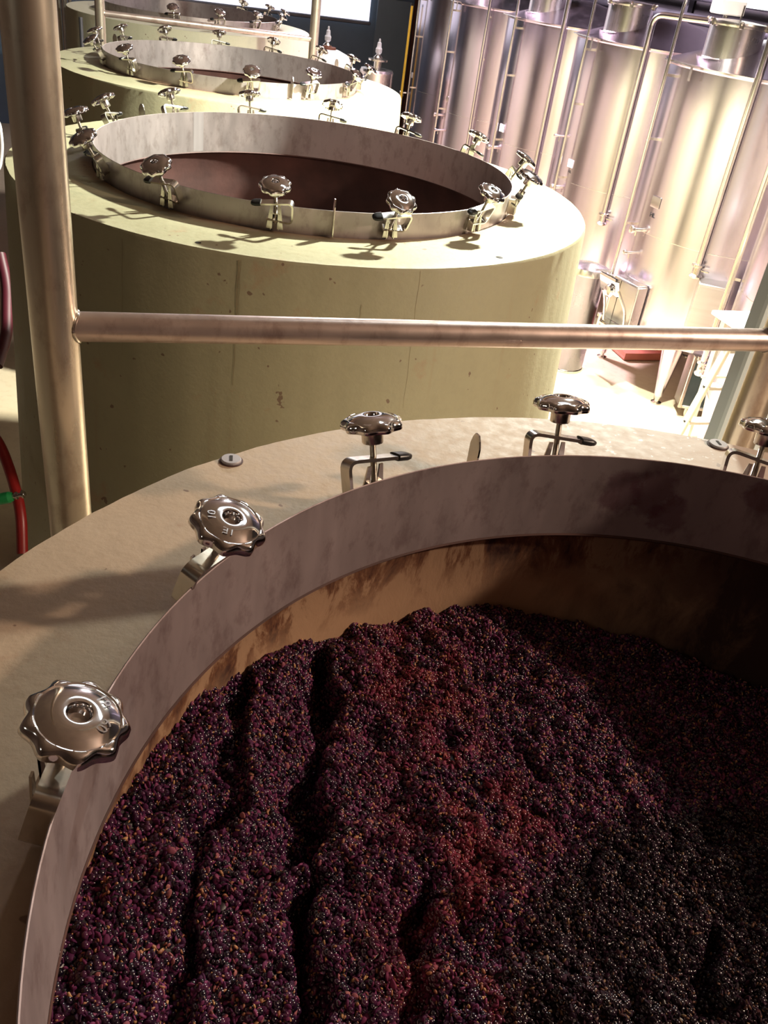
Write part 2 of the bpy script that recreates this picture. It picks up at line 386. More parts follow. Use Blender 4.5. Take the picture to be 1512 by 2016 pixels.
# slotted grey plugs and small lifting holes on the tank tops
for i, (x, y), rr, m in ((0, (455, 908), .020, GREYP), (0, (1413, 877), .022, GREYP), (1, (390, 478), .011, HOLE), (1, (983, 507), .014, HOLE)):
    p = onz(x, y, ZT[i]); q = loc(i, p); b = MB()
    if m is GREYP:
        b.lathe([(rr, .0), (rr, .005), (rr * .93, .0068), (.0001, .007)], 28, (q[0], q[1], ZT[i]))
        o = b.build('plug', m, TK[i][0]); o['label'] = 'slotted grey plastic plug'
        s = MB(); s.box((q[0], q[1], ZT[i] + .0068), (.006, .020, .0022), X=Vector((.97, .2, 0)), Y=Vector((-.2, .97, 0))); s.build('slot', HOLE, o)
        g = MB(); g.lathe([(rr * 1.18, .0002), (rr * 1.18, .0016), (rr, .0018)], 24, (q[0], q[1], ZT[i])); g.build('plug_recess', INNER2, TK[i][0])
    else:
        b.lathe([(rr, .0006), (rr * .8, .0018), (.0001, .0015)], 9, (q[0], q[1], ZT[i])); b.build('lifting_hole', m, TK[i][0])
# rust-brown drip lines down the wall of the second tank (painted-on runs of real thickness)
def run(i, x, y0, y1, wd, m):
    c = CT[i]; pts = []
    for k in range(15):
        y = y0 + (y1 - y0) * k / 14
        d = fwd * FPX + rt * (x + (k * .0) - 756) - up * (y - 1008); A = d.x ** 2 + d.y ** 2; Bq = -2 * (d.x * c.x + d.y * c.y)
        zz = None; R = RO
        for it in range(6):
            Cc = c.x ** 2 + c.y ** 2 - R * R; t_ = (-Bq - math.sqrt(max(0, Bq * Bq - 4 * A * Cc))) / (2 * A); z = EYE + d.z * t_
            R = RO + (RB - RO) * (ZT[i] - z) / (ZT[i] - .1) + .0006
        pts.append(Vector((d.x * t_, d.y * t_, z)) - Vector((c.x, c.y, 0)))
    a0 = math.atan2(pts[0].y, pts[0].x); b = MB(); vs = []; fs = []
    for k, p in enumerate(pts):
        R = math.hypot(p.x, p.y); aa = a0 + .0012 * math.sin(k * 1.3); ww = wd * (1 - .6 * k / 14) / R
        for s_ in (-1, 1): vs.append((R * math.cos(aa + s_ * ww), R * math.sin(aa + s_ * ww), p.z))
    fs = [(2 * k, 2 * k + 1, 2 * k + 3, 2 * k + 2) for k in range(14)]
    b.add(vs, fs); b.build('drip_mark', m, TK[i][0])
DRIP = simple('dried_drip', (.27, .22, .13), .6, 0, .2, 20)
for x, y0, y1, wd in ((470, 512, 760, .0022), (474, 512, 640, .0012), (828, 533, 800, .0009), (240, 470, 700, .0008), (712, 600, 640, .001)):
    run(1, x, y0, y1, wd, DRIP)

# ------------------------------------------------------------ lid clamps with star knobs
PIV = Vector((0, .022, -.045))
def knob_rf(r, z, a):
    if r < .047: return r
    k = (.5 - .5 * math.cos(9 * a)) ** .85
    return r * (1 - .105 * k * min(1, (r - .047) / .006))
def make_clamp():
    root = empty('lid_clamp')
    b = MB()                                   # folded bracket on the collar wall with two triangular ears
    for sx in (-1, 1): b.box((sx * .014, .018, -.052), (.003, .034, .056))
    b.box((0, .018, -.0235), (.031, .034, .003))
    for sx in (-1, 1):
        vs = [(sx * .0090, y, z) for y in (.030, .033) for z in (-.076, .010)] + [(sx * .030, y, -.076) for y in (.030, .033)] + [(sx * .017, y, .010) for y in (.030, .033)]
        b.add(vs, [(0, 4, 6, 1), (2, 3, 7, 5), (4, 5, 7, 6), (1, 6, 7, 3), (0, 2, 5, 4)])
    b.cyl((-.02, PIV.y, PIV.z), (.02, PIV.y, PIV.z), .005, n=10)
    b.build('bracket', S_CLAMP, root)
    # swing arm: bent flat bar through which the spindle passes
    b = MB(); path = arc([(.030, 0, .004), (-.060, 0, -.004), (-.062, 0, .076), (.060, 0, .058)], .020, 6)
    b.strip([(p.x, p.z) for p in path], .027, .0066)
    arm = b.build('swing_arm', S_CLAMP, root, 50); arm.location = PIV
    b = MB(); P0, P1 = Vector((.050, 0, .0595)), Vector((.086, 0, .0542)); d = (P1 - P0).normalized(); nn = d.cross(Vector((0, 1, 0)))
    vs = []; n = 16; prof = [(0, .0), (0, 1.0), (.55, 1.0), (.82, .8), (.96, .5), (1.0, .05)]
    for tt, k in prof:
        for i in range(n):
            a = 2 * PI * i / n; q = P0.lerp(P1, tt)
            vs.append(q + Vector((0, 1, 0)) * .0165 * max(k, .02) * math.copysign(abs(math.cos(a)) ** .6, math.cos(a)) + nn * .0072 * max(k, .02) * math.copysign(abs(math.sin(a)) ** .6, math.sin(a)))
    b.add(vs, [(r * n + i, r * n + (i + 1) % n, (r + 1) * n + (i + 1) % n, (r + 1) * n + i) for r in range(5) for i in range(n)])
    tip = b.build('rubber_tip', RUBBER, arm, 60); tip['label'] = 'black rubber sleeve on the arm end'
    b = MB(); prof = [(.0001, -.012), (.0062, -.012), (.0062, .012)]      # threaded spindle
    z = .012
    while z < .108: prof += [(.0064, z), (.0052, z + .0011)]; z += .0022
    prof += [(.0001, .108)]
    b.lathe(prof, 12); b.lathe([(.0001, -.014), (.0095, -.012), (.0095, .010), (.0001, .012)], 12)
    sp_ = b.build('spindle', S_CLAMP, root, 25); sp_.location = PIV
    b = MB(); n = 108                          # star knob, hollow underneath
    b.lathe([(.0001, .1330), (.0070, .1335), (.0112, .1345), (.0122, .1475), (.0140, .1500), (.0170, .1505), (.026, .1492), (.036, .1464), (.0415, .1432), (.0435, .1424), (.0455, .1432),
             (.0500, .1420), (.0545, .1395), (.0570, .1345), (.0574, .1270), (.0560, .1250), (.0530, .1262), (.0500, .1330), (.030, .138), (.0195, .1375)], n, rf=knob_rf)
    kb = b.build('star_knob', S_CHROME, root, 40); kb.location = PIV
    b = MB(); b.lathe([(.0075, .0975), (.0185, .0970), (.0198, .0990), (.0202, .1300), (.0195, .1380)], 28)
    for k in range(5): pass
    hb = b.build('hub', S_CLAMP, kb, 35)
    return root
proto = make_clamp(); used = [False]
def place_clamp(i, az, lean, lab, spin=0.0):
    o = proto if not used[0] else copy_tree(proto); used[0] = True
    zr = TK[i][1]; n = Vector((math.cos(az), math.sin(az), 0))
    o.location = CT[i] + n * (RC + .001) + Vector((0, 0, zr)); o.rotation_euler = (0, 0, az - PI / 2)
    for ch in o.children:
        if not ch.name.startswith('bracket'):
            ch.rotation_euler = (-lean, 0, 0)
        if ch.name.startswith('star_knob'): ch.rotation_euler = (Euler((-lean, 0, 0)).to_matrix() @ Euler((0, 0, spin)).to_matrix()).to_euler()
    tag(o, lab, 'clamp', 'star-knob lid clamps around the tank collars'); return o
def kp(i, az, lean):
    n = Vector((math.cos(az), math.sin(az), 0))
    return CT[i] + n * (RC + .024 + .14 * math.sin(lean)) + Vector((0, 0, TK[i][1] - .045 + .14 * math.cos(lean)))
near = [(184, -17, 'big star-knob clamp at the left edge of the nearest tank, knob face seen from above'),
        (157.5, -19, 'star-knob clamp on the nearest tank, second from the left, lettering on its knob'),
        (132, 15, 'star-knob clamp with black-tipped arm, near the middle of the nearest tank rim'),
        (107, 13, 'star-knob clamp standing upright behind the nearest collar, right of the upright blade'),
        (81.3, 14, 'star-knob clamp cut by the right edge of the picture, on the nearest tank')]
near_objs = [place_clamp(0, math.radians(a), math.radians(l), lab, .2 * k) for k, (a, l, lab) in enumerate(near)]
names = {1: 'first', 2: 'second', 3: 'third', 4: 'fourth', 5: 'fifth', 6: 'sixth', 7: 'seventh', 8: 'eighth', 9: 'ninth'}
PH = {1: 14.5, 2: 6.5, 3: 18.0}
for i in (1, 2, 3):
    items = []
    for k in range(14):
        az = math.radians(PH[i] + k * 360 / 14); lean = math.radians(26 + 7 * math.sin(k * 2.3 + i)); x, y = px(kp(i, az, lean))
        if y < 2 or x < 3: continue
        items.append((x, y, az, lean))
    for side in ('back', 'front'):
        sel = sorted([t_ for t_ in items if (t_[2] % (2 * PI) < PI) == (side == 'back')])
        for j, (x, y, az, lean) in enumerate(sel):
            place_clamp(i, az, lean, 'star-knob clamp on the %s rim of the %s tank, %s from the left' % (side, ORD[i], names[j + 1]), random.uniform(0, .7))
# cast lettering on the two nearest knobs
def letter(txt, size, o, pos, rz, mat, extr=.0006):
    cu = bpy.data.curves.new('t', 'FONT'); cu.body = txt; cu.size = size; cu.extrude = extr; cu.align_x = 'CENTER'; cu.align_y = 'CENTER'; cu.resolution_u = 3
    tmp = bpy.data.objects.new('t', cu); col.objects.link(tmp); bpy.context.view_layer.update()
    me = bpy.data.meshes.new_from_object(tmp.evaluated_get(bpy.context.evaluated_depsgraph_get())); bpy.data.objects.remove(tmp)
    me.materials.clear(); me.materials.append(mat)
    ob = bpy.data.objects.new('cast_lettering', me); col.objects.link(ob); ob.parent = o; ob.location = pos; ob.rotation_euler = (0, 0, rz) if not isinstance(rz, tuple) else rz
    return ob
def knob_of(o): return [c_ for c_ in o.children if c_.name.startswith('star_knob')][0]
for o, items in ((near_objs[0], (('18', 55), ('60', -12))), (near_objs[1], (('10', 200), ('1E', 275)))):
    kb = knob_of(o); az0 = o.rotation_euler.z + kb.rotation_euler.z
    for txt, a in items:
        aa = math.radians(a) - az0
        letter(txt, .018, kb, (.0285 * math.cos(aa), .0285 * math.sin(aa), .1488), (math.radians(0), 0, aa - PI / 2), S_CHROME)

# ------------------------------------------------------------ must: crushed grapes in the nearest tank
def vnoise(x, y, s, seed):
    r = np.random.default_rng(seed); G = r.random((97, 97)); X = (x * s + 37.3) % 96; Y = (y * s + 11.7) % 96
    xi = X.astype(int); yi = Y.astype(int); fx = X - xi; fy = Y - yi; fx = fx * fx * (3 - 2 * fx); fy = fy * fy * (3 - 2 * fy)
    a = G[xi, yi]; b_ = G[(xi + 1) % 97, yi]; c_ = G[xi, (yi + 1) % 97]; d_ = G[(xi + 1) % 97, (yi + 1) % 97]
    return (a * (1 - fx) + b_ * fx) * (1 - fy) + (c_ * (1 - fx) + d_ * fx) * fy
def pdist(x, y, pts):
    best = np.full(x.shape, 9.0)
    for (ax, ay), (bx, by) in zip(pts[:-1], pts[1:]):
        dx, dy = bx - ax, by - ay; tt = np.clip(((x - ax) * dx + (y - ay) * dy) / (dx * dx + dy * dy), 0, 1)
        best = np.minimum(best, np.hypot(x - ax - tt * dx, y - ay - tt * dy))
    return best
GR = [([(-.073, 1.285), (-.067, 1.135), (-.05, .965), (-.041, .823), (-.015, .705), (-.011, .50)], .026, .085),
      ([(-.204, 1.146), (-.184, 1.016), (-.189, .89), (-.185, .781), (-.177, .68), (-.164, .50)], .016, .055),
      ([(.16, .839), (.131, .72), (.124, .60)], .014, .05), ([(.627, .889), (.606, .762)], .018, .05),
      ([(.30, 1.20), (.33, 1.12)], .012, .03), ([(.02, .63), (-.02, .45)], .02, .05), ([(.43, .98), (.40, .93)], .012, .03)]
nr, na = 150, 420
rr = np.linspace(0, 1, nr) ** .8 * .934; th = np.linspace(0, 2 * PI, na, endpoint=False)
Rg, Tg = np.meshgrid(rr, th, indexing='ij')
lx = Rg * np.cos(Tg); ly = Rg * np.sin(Tg); wx = lx + CT[0].x; wy = ly + CT[0].y
h = np.interp(wx, [-.4, -.237, -.114, .08, .40, .8, 1.5], [1.955, 1.915, 1.868, 1.822, 1.775, 1.69, 1.56]) - .012
h += .034 * (vnoise(wx, wy, 6, 1) - .5) + .022 * (vnoise(wx, wy, 16, 2) - .5) + .026 * (vnoise(wx, wy, 38, 3) - .5) + .018 * (vnoise(wx, wy, 80, 9) - .5)
for pts, wd, dp in GR:
    d_ = pdist(wx + 0.05 * (vnoise(wx, wy, 14, 4) - .5) + .03 * (vnoise(wx, wy, 34, 14) - .5), wy + .02 * (vnoise(wx, wy, 18, 5) - .5), pts)
    wv = wd * (.35 + 1.3 * vnoise(wx, wy, 9, 6)); h -= dp * np.exp(-(d_ / wv) ** 4) * (.6 + .8 * vnoise(wx, wy, 12, 8))
redm = np.exp(-(pdist(wx, wy, [(.12, 1.34), (.10, 1.10), (.20, 1.04), (.17, .90), (.20, .78), (.19, .60)]) / .10) ** 2) * (.3 + 1.2 * vnoise(wx, wy, 15, 12))
redm += .8 * np.exp(-(pdist(wx, wy, [(.24, 1.08), (.30, 1.0)]) / .07) ** 2)
bx = np.interp(wy, [.5, .63, .79, .90, .99, 1.08, 1.2], [.25, .245, .255, .315, .38, .50, .75])   # edge of the wet, whole-berry zone
wet = np.clip((wx - bx + .05 * (vnoise(wx, wy, 20, 21) - .5)) / .06, 0, 1) * (wy < 1.2)
redm = np.clip(redm * (1 - .8 * wet) * np.clip((vnoise(wx, wy, 26, 41) - .35) * 3, 0, 1.3), 0, 1)
vs = np.stack([lx, ly, h], -1).reshape(-1, 3)
fs = []
for r in range(nr - 1):
    a = np.arange(na) + r * na; b2 = (np.arange(na) + 1) % na + r * na
    fs.append(np.stack([a, b2, b2 + na, a + na], -1))
fs = np.concatenate(fs)
me = bpy.data.meshes.new('crushed_grapes'); me.from_pydata(vs.tolist(), [], fs.tolist())
me.polygons.foreach_set('use_smooth', [True] * len(me.polygons))
for nm, arr in (('red', redm), ('wet', wet)):
    at_ = me.attributes.new(nm, 'FLOAT', 'POINT'); at_.data.foreach_set('value', arr.reshape(-1).astype(np.float32))
def grape_mat(name, stops, rough, attr='INSTANCER', redcol=(.16, .018, .026), wetk=.85, coat=0.0, spec=.5):
    t = NT(name)
    def A(n):
        x = t.n('ShaderNodeAttribute', attribute_type=attr, attribute_name=n); return x.outputs['Fac']
    c = t.ramp(A('rnd'), stops)
    c = t.mix(t.math('MULTIPLY', A('red'), .55), c, redcol)
    c = t.mix(t.math('MULTIPLY', A('wet'), wetk), c, (.008, .004, .008))
    t.set(Base_Color=c, Roughness=rough, Coat_Weight=coat, Coat_Roughness=.12, Specular_IOR_Level=spec)
    return t.m
G_BERRY = grape_mat('dark_berry_skin', [(0, (.005, .003, .010)), (.45, (.014, .005, .017)), (.75, (.040, .008, .034)), (1, (.085, .018, .06))], .22, coat=.3)
G_SKIN = grape_mat('crushed_skin', [(0, (.020, .004, .018)), (.5, (.080, .013, .058)), (.85, (.20, .042, .115)), (1, (.34, .13, .12))], .55, spec=.15, redcol=(.24, .03, .035), wetk=.86)
G_BIT = grape_mat('seed_and_stem', [(0, (.22, .07, .04)), (.5, (.36, .16, .08)), (1, (.50, .28, .12))], .5, redcol=(.34, .08, .05), wetk=.6)
t = NT('must_bed'); t.set(Base_Color=t.ramp(t.noise(60, 4), [(.3, (.004, .001, .003)), (.7, (.020, .005, .010))]), Roughness=.4); G_BED = t.m
me.materials.append(G_BED)
pom = bpy.data.objects.new('crushed_grapes', me); col.objects.link(pom); pom.location = (CT[0].x, CT[0].y, 0)
tag(pom, 'dark purple mass of crushed fermenting grapes filling the nearest tank', 'grapes', kind='stuff')
ng = bpy.data.node_groups.new('scatter_grapes', 'GeometryNodeTree')
ng.interface.new_socket('Geometry', in_out='INPUT', socket_type='NodeSocketGeometry'); ng.interface.new_socket('Geometry', in_out='OUTPUT', socket_type='NodeSocketGeometry')
N = ng.nodes; L = ng.links
gi = N.new('NodeGroupInput'); go = N.new('NodeGroupOutput'); jn = N.new('GeometryNodeJoinGeometry'); L.new(gi.outputs[0], jn.inputs[0])
def rv(typ, lo, hi, seed):
    x = N.new('FunctionNodeRandomValue'); x.data_type = typ; x.inputs['Seed'].default_value = seed
    if typ == 'FLOAT_VECTOR': x.inputs[0].default_value = lo; x.inputs[1].default_value = hi; return x.outputs[0]
    x.inputs[2].default_value = lo; x.inputs[3].default_value = hi; return x.outputs[1]
def layer(mat, dens, radius, sub, sq, jit, seed, scl=(.75, 1.25), crump=0.0):
    dp = N.new('GeometryNodeDistributePointsOnFaces'); dp.inputs['Density'].default_value = dens; dp.inputs['Seed'].default_value = seed; L.new(gi.outputs[0], dp.inputs[0])
    stp = N.new('GeometryNodeSetPosition'); L.new(dp.outputs[0], stp.inputs[0]); L.new(rv('FLOAT_VECTOR', (-.002, -.002, jit[0]), (.002, .002, jit[1]), seed + 1), stp.inputs['Offset'])
    ico = N.new('GeometryNodeMeshIcoSphere'); ico.inputs['Radius'].default_value = radius; ico.inputs['Subdivisions'].default_value = sub
    g = ico.outputs[0]
    if crump:
        nz = N.new('ShaderNodeTexNoise'); nz.inputs['Scale'].default_value = 150.0; ps = N.new('GeometryNodeInputPosition'); L.new(ps.outputs[0], nz.inputs['Vector'])
        vm = N.new('ShaderNodeVectorMath'); vm.operation = 'SUBTRACT'; L.new(nz.outputs['Color'], vm.inputs[0]); vm.inputs[1].default_value = (.5, .5, .5)
        vm2 = N.new('ShaderNodeVectorMath'); vm2.operation = 'SCALE'; L.new(vm.outputs[0], vm2.inputs[0]); vm2.inputs['Scale'].default_value = crump
        s2 = N.new('GeometryNodeSetPosition'); L.new(g, s2.inputs[0]); L.new(vm2.outputs[0], s2.inputs['Offset']); g = s2.outputs[0]
    tr = N.new('GeometryNodeTransform'); L.new(g, tr.inputs[0]); tr.inputs['Scale'].default_value = sq; g = tr.outputs[0]
    sm = N.new('GeometryNodeSetShadeSmooth'); L.new(g, sm.inputs[0]); mt = N.new('GeometryNodeSetMaterial'); L.new(sm.outputs[0], mt.inputs[0]); mt.inputs['Material'].default_value = mat
    io = N.new('GeometryNodeInstanceOnPoints'); L.new(stp.outputs[0], io.inputs['Points']); L.new(mt.outputs[0], io.inputs['Instance'])
    L.new(rv('FLOAT_VECTOR', (0, 0, 0), (6.28, 6.28, 6.28), seed + 2), io.inputs['Rotation']); L.new(rv('FLOAT', scl[0], scl[1], seed + 3), io.inputs['Scale'])
    sa = N.new('GeometryNodeStoreNamedAttribute'); sa.data_type = 'FLOAT'; sa.domain = 'INSTANCE'; sa.inputs['Name'].default_value = 'rnd'
    L.new(io.outputs[0], sa.inputs[0]); L.new(rv('FLOAT', 0.0, 1.0, seed + 4), sa.inputs['Value']); L.new(sa.outputs[0], jn.inputs[0])
layer(G_BERRY, 17000, .0052, 2, (1, .92, .86), (-.001, .004), 11)
layer(G_SKIN, 22000, .0056, 2, (1, .72, .34), (.000, .006), 31, (.5, 1.25), .007)
layer(G_BIT, 8000, .0038, 1, (1.3, .55, .45), (.002, .006), 51, (.5, 1.3), .004)
L.new(jn.outputs[0], go.inputs[0])
md = pom.modifiers.new('scatter', 'NODES'); md.node_group = ng

# ------------------------------------------------------------ steel railings between the tanks
def railing(A, B, zA, zB, r_post, r_rail, label):
    root = empty('guard_rail', (A[0], A[1], 0)); tag(root, label, 'railing', 'welded steel tube railings between the tanks')
    o = Vector((A[0], A[1], 0)); bv = Vector((B[0], B[1], 0)) - o
    for P in (Vector((0, 0, 0)), bv):
        b = MB(); b.cyl(P + Vector((0, 0, .012)), P + Vector((0, 0, 5.58)), r_post, n=40); b.build('post', S_POST, root)
        b = MB(); b.box(P + Vector((0, 0, .008)), (.2, .2, .016), X=V, Y=U); b.build('base_plate', S_POST, root)
    d = bv.normalized(); a0 = d * (r_post * .8) + Vector((0, 0, zA)); b0 = bv - d * (r_post * .8) + Vector((0, 0, zB))
    b = MB(); b.cyl(a0, b0, r_rail, n=32); b.build('rail', S_RAIL, root)
    for q, s_, z in ((Vector((0, 0, 0)), 1, zA), (bv, -1, zB)):     # weld beads around the joints
        b = MB(); pts = []
        for k in range(25):
            a = 2 * PI * k / 24; yy = r_rail * math.cos(a) * 1.04; zz = r_rail * math.sin(a) * 1.04; side = d.cross(Vector((0, 0, 1)))
            pts.append(q + d * s_ * (math.sqrt(max(0, r_post ** 2 - yy * yy)) + .001) + side * yy + Vector((0, 0, z + zz)))
        b.tube(pts, .0028, 6, caps=False); b.build('weld_bead', S_CLAMP, root)
    return root
railing((-.613, 1.409), (.858, 2.026), 2.378, 2.340, .040, .0262, 'horizontal steel rail with two thick posts crossing in front of the second tank')
railing((-2.866, 7.955), (-1.213, 8.632), 2.262, 2.240, .040, .024, 'short steel rail between two posts behind the third tank')
b = MB(); b.box((.905, 2.165, 2.79), (.165, .05, 5.56), X=V, Y=U, bev=.006)
tag(b.build('flat_column', BLUE), 'blue-grey painted flat column behind the right rail post', 'column')

# ------------------------------------------------------------ row of tall stainless tanks on the right
ST = {'z': (2.99, 5.98), 'a': (2.45, 7.68), 'b': (1.93, 9.35), 'c': (1.34, 11.0), 'd': (.70, 12.62), 'e': (.24, 14.22)}
SR, ZR = .79, 2.55
def nearcyl(x, y, c, R):
    d = fwd * FPX + rt * (x - 756) - up * (y - 1008); A = d.x ** 2 + d.y ** 2; B = -2 * (d.x * c[0] + d.y * c[1]); C_ = c[0] ** 2 + c[1] ** 2 - R * R
    D = max(0, B * B - 4 * A * C_); t_ = (-B - math.sqrt(D)) / (2 * A); p = Vector((0, 0, EYE)) + d * t_
    return p - Vector((c[0], c[1], 0))
def make_steel(key, lab):
    c = ST[key]; root = empty('steel_tank', (c[0], c[1], 0)); tag(root, lab, 'tank', 'row of tall stainless steel tanks')
    b = MB(); b.lathe([(SR, .58), (SR, ZR - .004)], 96)
    b.lathe([(SR, .58), (SR * .97, .53), (SR * .8, .46), (SR * .4, .39), (.06, .36)], 96); b.build('shell', S_TANK, root)
    b = MB(); b.lathe([(SR + .012, ZR - .018), (SR + .014, ZR - .004), (SR + .004, ZR), (SR - .01, ZR), (.30, ZR + .17), (.08, ZR + .22), (.0001, ZR + .225)], 96)
    b.lathe([(SR, ZR - .030), (SR + .012, ZR - .018)], 96); b.build('cone_top', S_TANK, root)
    for z in (1.33,):
        b = MB(); b.lathe([(SR, z - .003), (SR + .0009, z), (SR, z + .003)], 96); b.build('weld_ring', S_NECK, root)
    N0 = Vector((-.40, -.17, 0)); b = MB()
    b.lathe([(.200, ZR + .02), (.200, ZR + .285)], 48, N0); b.lathe([(.235, ZR + .055), (.215, ZR + .035), (.200, ZR + .06)], 48, N0)
    nk = b.build('manway_neck', S_NECK, root)
    b = MB(); b.lathe([(.200, ZR + .27), (.218, ZR + .272), (.222, ZR + .288), (.218, ZR + .302), (.10, ZR + .312), (.0001, ZR + .315)], 48, N0)
    lid = b.build('neck_lid', S_NECK, root)
    for k in range(6):
        a = k * PI / 3 + .35; q = N0 + Vector((math.cos(a) * .226, math.sin(a) * .226, ZR + .285)); b = MB()
        b.box(q, (.03, .03, .045), X=(math.cos(a), math.sin(a), 0), Y=(-math.sin(a), math.cos(a), 0), bev=.004); b.cyl(q, q + Vector((math.cos(a) * .03, math.sin(a) * .03, .02)), .009, n=8)
        b.build('lid_latch', S_CLAMP, lid)
    for k in range(4):
        a = math.radians(246.6 + 90 * k); p = Vector((math.cos(a) * .68, math.sin(a) * .68, 0)); b = MB()
        b.lathe([(.032, .07), (.036, .09), (.092, .53)], 24, p); lg = b.build('leg', S_TANK, root)
        b = MB(); b.lathe([(.0001, .0), (.048, .0), (.046, .012), (.018, .022), (.018, .05), (.030, .052), (.030, .075), (.0001, .076)], 20, p); b.build('foot', S_CLAMP, lg)
    # rim bracket: short bar with a hanging gusset at the walkway side
    a = math.radians(196); n = Vector((math.cos(a), math.sin(a), 0)); tg = Vector((-n.y, n.x, 0))
    b = MB(); b.box(n * (SR + .03) + tg * .08 + Vector((0, 0, ZR + .0)), (.06, .42, .008), X=n, Y=tg)
    b.box(n * (SR + .03) + tg * .25 + Vector((0, 0, ZR - .05)), (.004, .03, .10), X=n, Y=tg)
    b.build('rim_bracket', S_CLAMP, root)
    return root
slab_lab = {'z': 'stainless tank cut off by the right edge, nearest of the steel row', 'a': 'large stainless tank with open manway and white sensor box, second nearest of the row',
            'b': 'stainless tank in the middle right with bent pipe over its shoulder', 'c': 'stainless tank third from the yellow pole, bright neck at the top edge',
            'd': 'stainless tank second from the yellow pole', 'e': 'farthest stainless tank, beside the yellow pole'}
SO = {k: make_steel(k, slab_lab[k]) for k in ST}
def vpipe(key, xb, yb, ztop, r, name='wash_pipe', off=.07, zb=None, bend=None, label=None):
    q = nearcyl(xb, yb, ST[key], SR + off); z0 = q.z if zb is None else zb
    pts = [(q.x, q.y, z0), (q.x, q.y, ztop)]
    if bend: pts = arc(pts + [(q.x + p[0], q.y + p[1], ztop + p[2]) for p in bend], .09, 6)
    b = MB(); b.tube(pts, r, 14); o = b.build(name, S_PIPE, SO[key])
    if z0 > .3:                                 # valve body at the lower end
        v = MB(); v.lathe([(.0001, z0 - .09), (r * 1.5, z0 - .09), (r * 1.9, z0 - .075), (r * 1.3, z0 - .06), (r * 1.3, z0 - .01), (r * 1.9, z0), (r * 1.9, z0 + .015), (r, z0 + .02)], 18, (q.x, q.y, 0))
        nn = Vector((q.x, q.y, 0)).normalized(); v.cyl((q.x, q.y, z0 - .04), Vector((q.x, q.y, z0 - .04)) - nn * (off + .01), r * .8, n=12)
        tgv = Vector((-nn.y, nn.x, 0)); v.box(Vector((q.x, q.y, z0 - .03)) + tgv * .05 + nn * .0, (.02, .08, .014), X=nn, Y=tgv, bev=.003)
        v.build('valve', S_CLAMP, o)
    for z in (1.35, 2.0, 2.45):
        if z0 + .1 < z < ztop - .05:
            nn = Vector((q.x, q.y, 0)).normalized(); v = MB(); v.box(Vector((q.x, q.y, z)) - nn * off * .5, (off, .012, .02), X=nn, Y=(-nn.y, nn.x, 0)); v.build('pipe_support', S_CLAMP, o)
    return o
vpipe('a', 1375, 524, 3.6, .027); vpipe('a', 1206, 535, 2.95, .013, zb=.9, bend=[(.10, .12, .35)])
vpipe('b', 1189, 423, 2.80, .026, bend=[(.62, -.45, .02)]); vpipe('b', 1093, 363, 3.5, .013, zb=.9)
vpipe('c', 1052, 333, 3.5, .026, zb=1.0); vpipe('c', 968, 302, 3.5, .014, zb=.9)
vpipe('d', 920, 283, 3.5, .020, zb=.9); vpipe('d', 853, 277, 3.5, .013, zb=.9)
vpipe('z', 1404, 655, 3.4, .022, zb=.7, off=.06)
vpipe('e', 806, 160, 3.4, .012, zb=.9)
def plate(key, x, y, w_, h_, mat, name='label_plate'):
    q = nearcyl(x, y, ST[key], SR + .004); n = Vector((q.x, q.y, 0)).normalized(); tg = Vector((-n.y, n.x, 0)); b = MB()
    b.box(q, (w_, .006, h_), X=tg, Y=n, Z=(0, 0, 1), bev=.002); return b.build(name, mat, SO[key]), q, n
p_, q, n = plate('a', 1291, 398, .10, .085, S_NECK)
plate('b', 1123, 322, .075, .07, WHITEP); plate('c', 988, 252, .085, .08, WHITEP); plate('e', 811, 148, .05, .07, WHITEP); plate('d', 880, 195, .05, .06, S_NECK)
ang = math.atan2(n.y, n.x)
q2 = nearcyl(1284, 424, ST['a'], SR + .003)
lt = letter('HL', .05, SO['a'], q2, (PI / 2, 0, ang + PI / 2), RUBBER, .0008); lt.name = 'volume_lettering'
q3 = nearcyl(1121, 338, ST['b'], SR + .003); n3 = math.atan2(q3.y, q3.x)
lt = letter('HL', .035, SO['b'], q3, (PI / 2, 0, n3 + PI / 2), RUBBER, .0008); lt.name = 'volume_lettering'
def spigot(key, x, y, r, L_, name):
    q = nearcyl(x, y, ST[key], SR); n = Vector((q.x, q.y, 0)).normalized(); b = MB()
    b.cyl(q, q + n * L_, r * .6, n=14); b.lathe([(.0001, 0), (r, .0), (r * 1.15, .01), (r, .03), (.0001, .034)], 18, q + n * L_, n)
    b.cyl(q + n * L_ * .6, q + n * L_ * .6 + Vector((0, 0, -.05)), r * .35, n=8)
    b.build(name, S_CLAMP, SO[key])
for k, x, y, r in (('a', 1262, 452, .028), ('a', 1248, 497, .018), ('b', 1101, 368, .026), ('c', 975, 290, .026), ('d', 868, 226, .024), ('d', 868, 256, .018), ('e', 800, 183, .02), ('b', 1110, 268, .012)):
    spigot(k, x, y, r, .07, 'sample_tap')
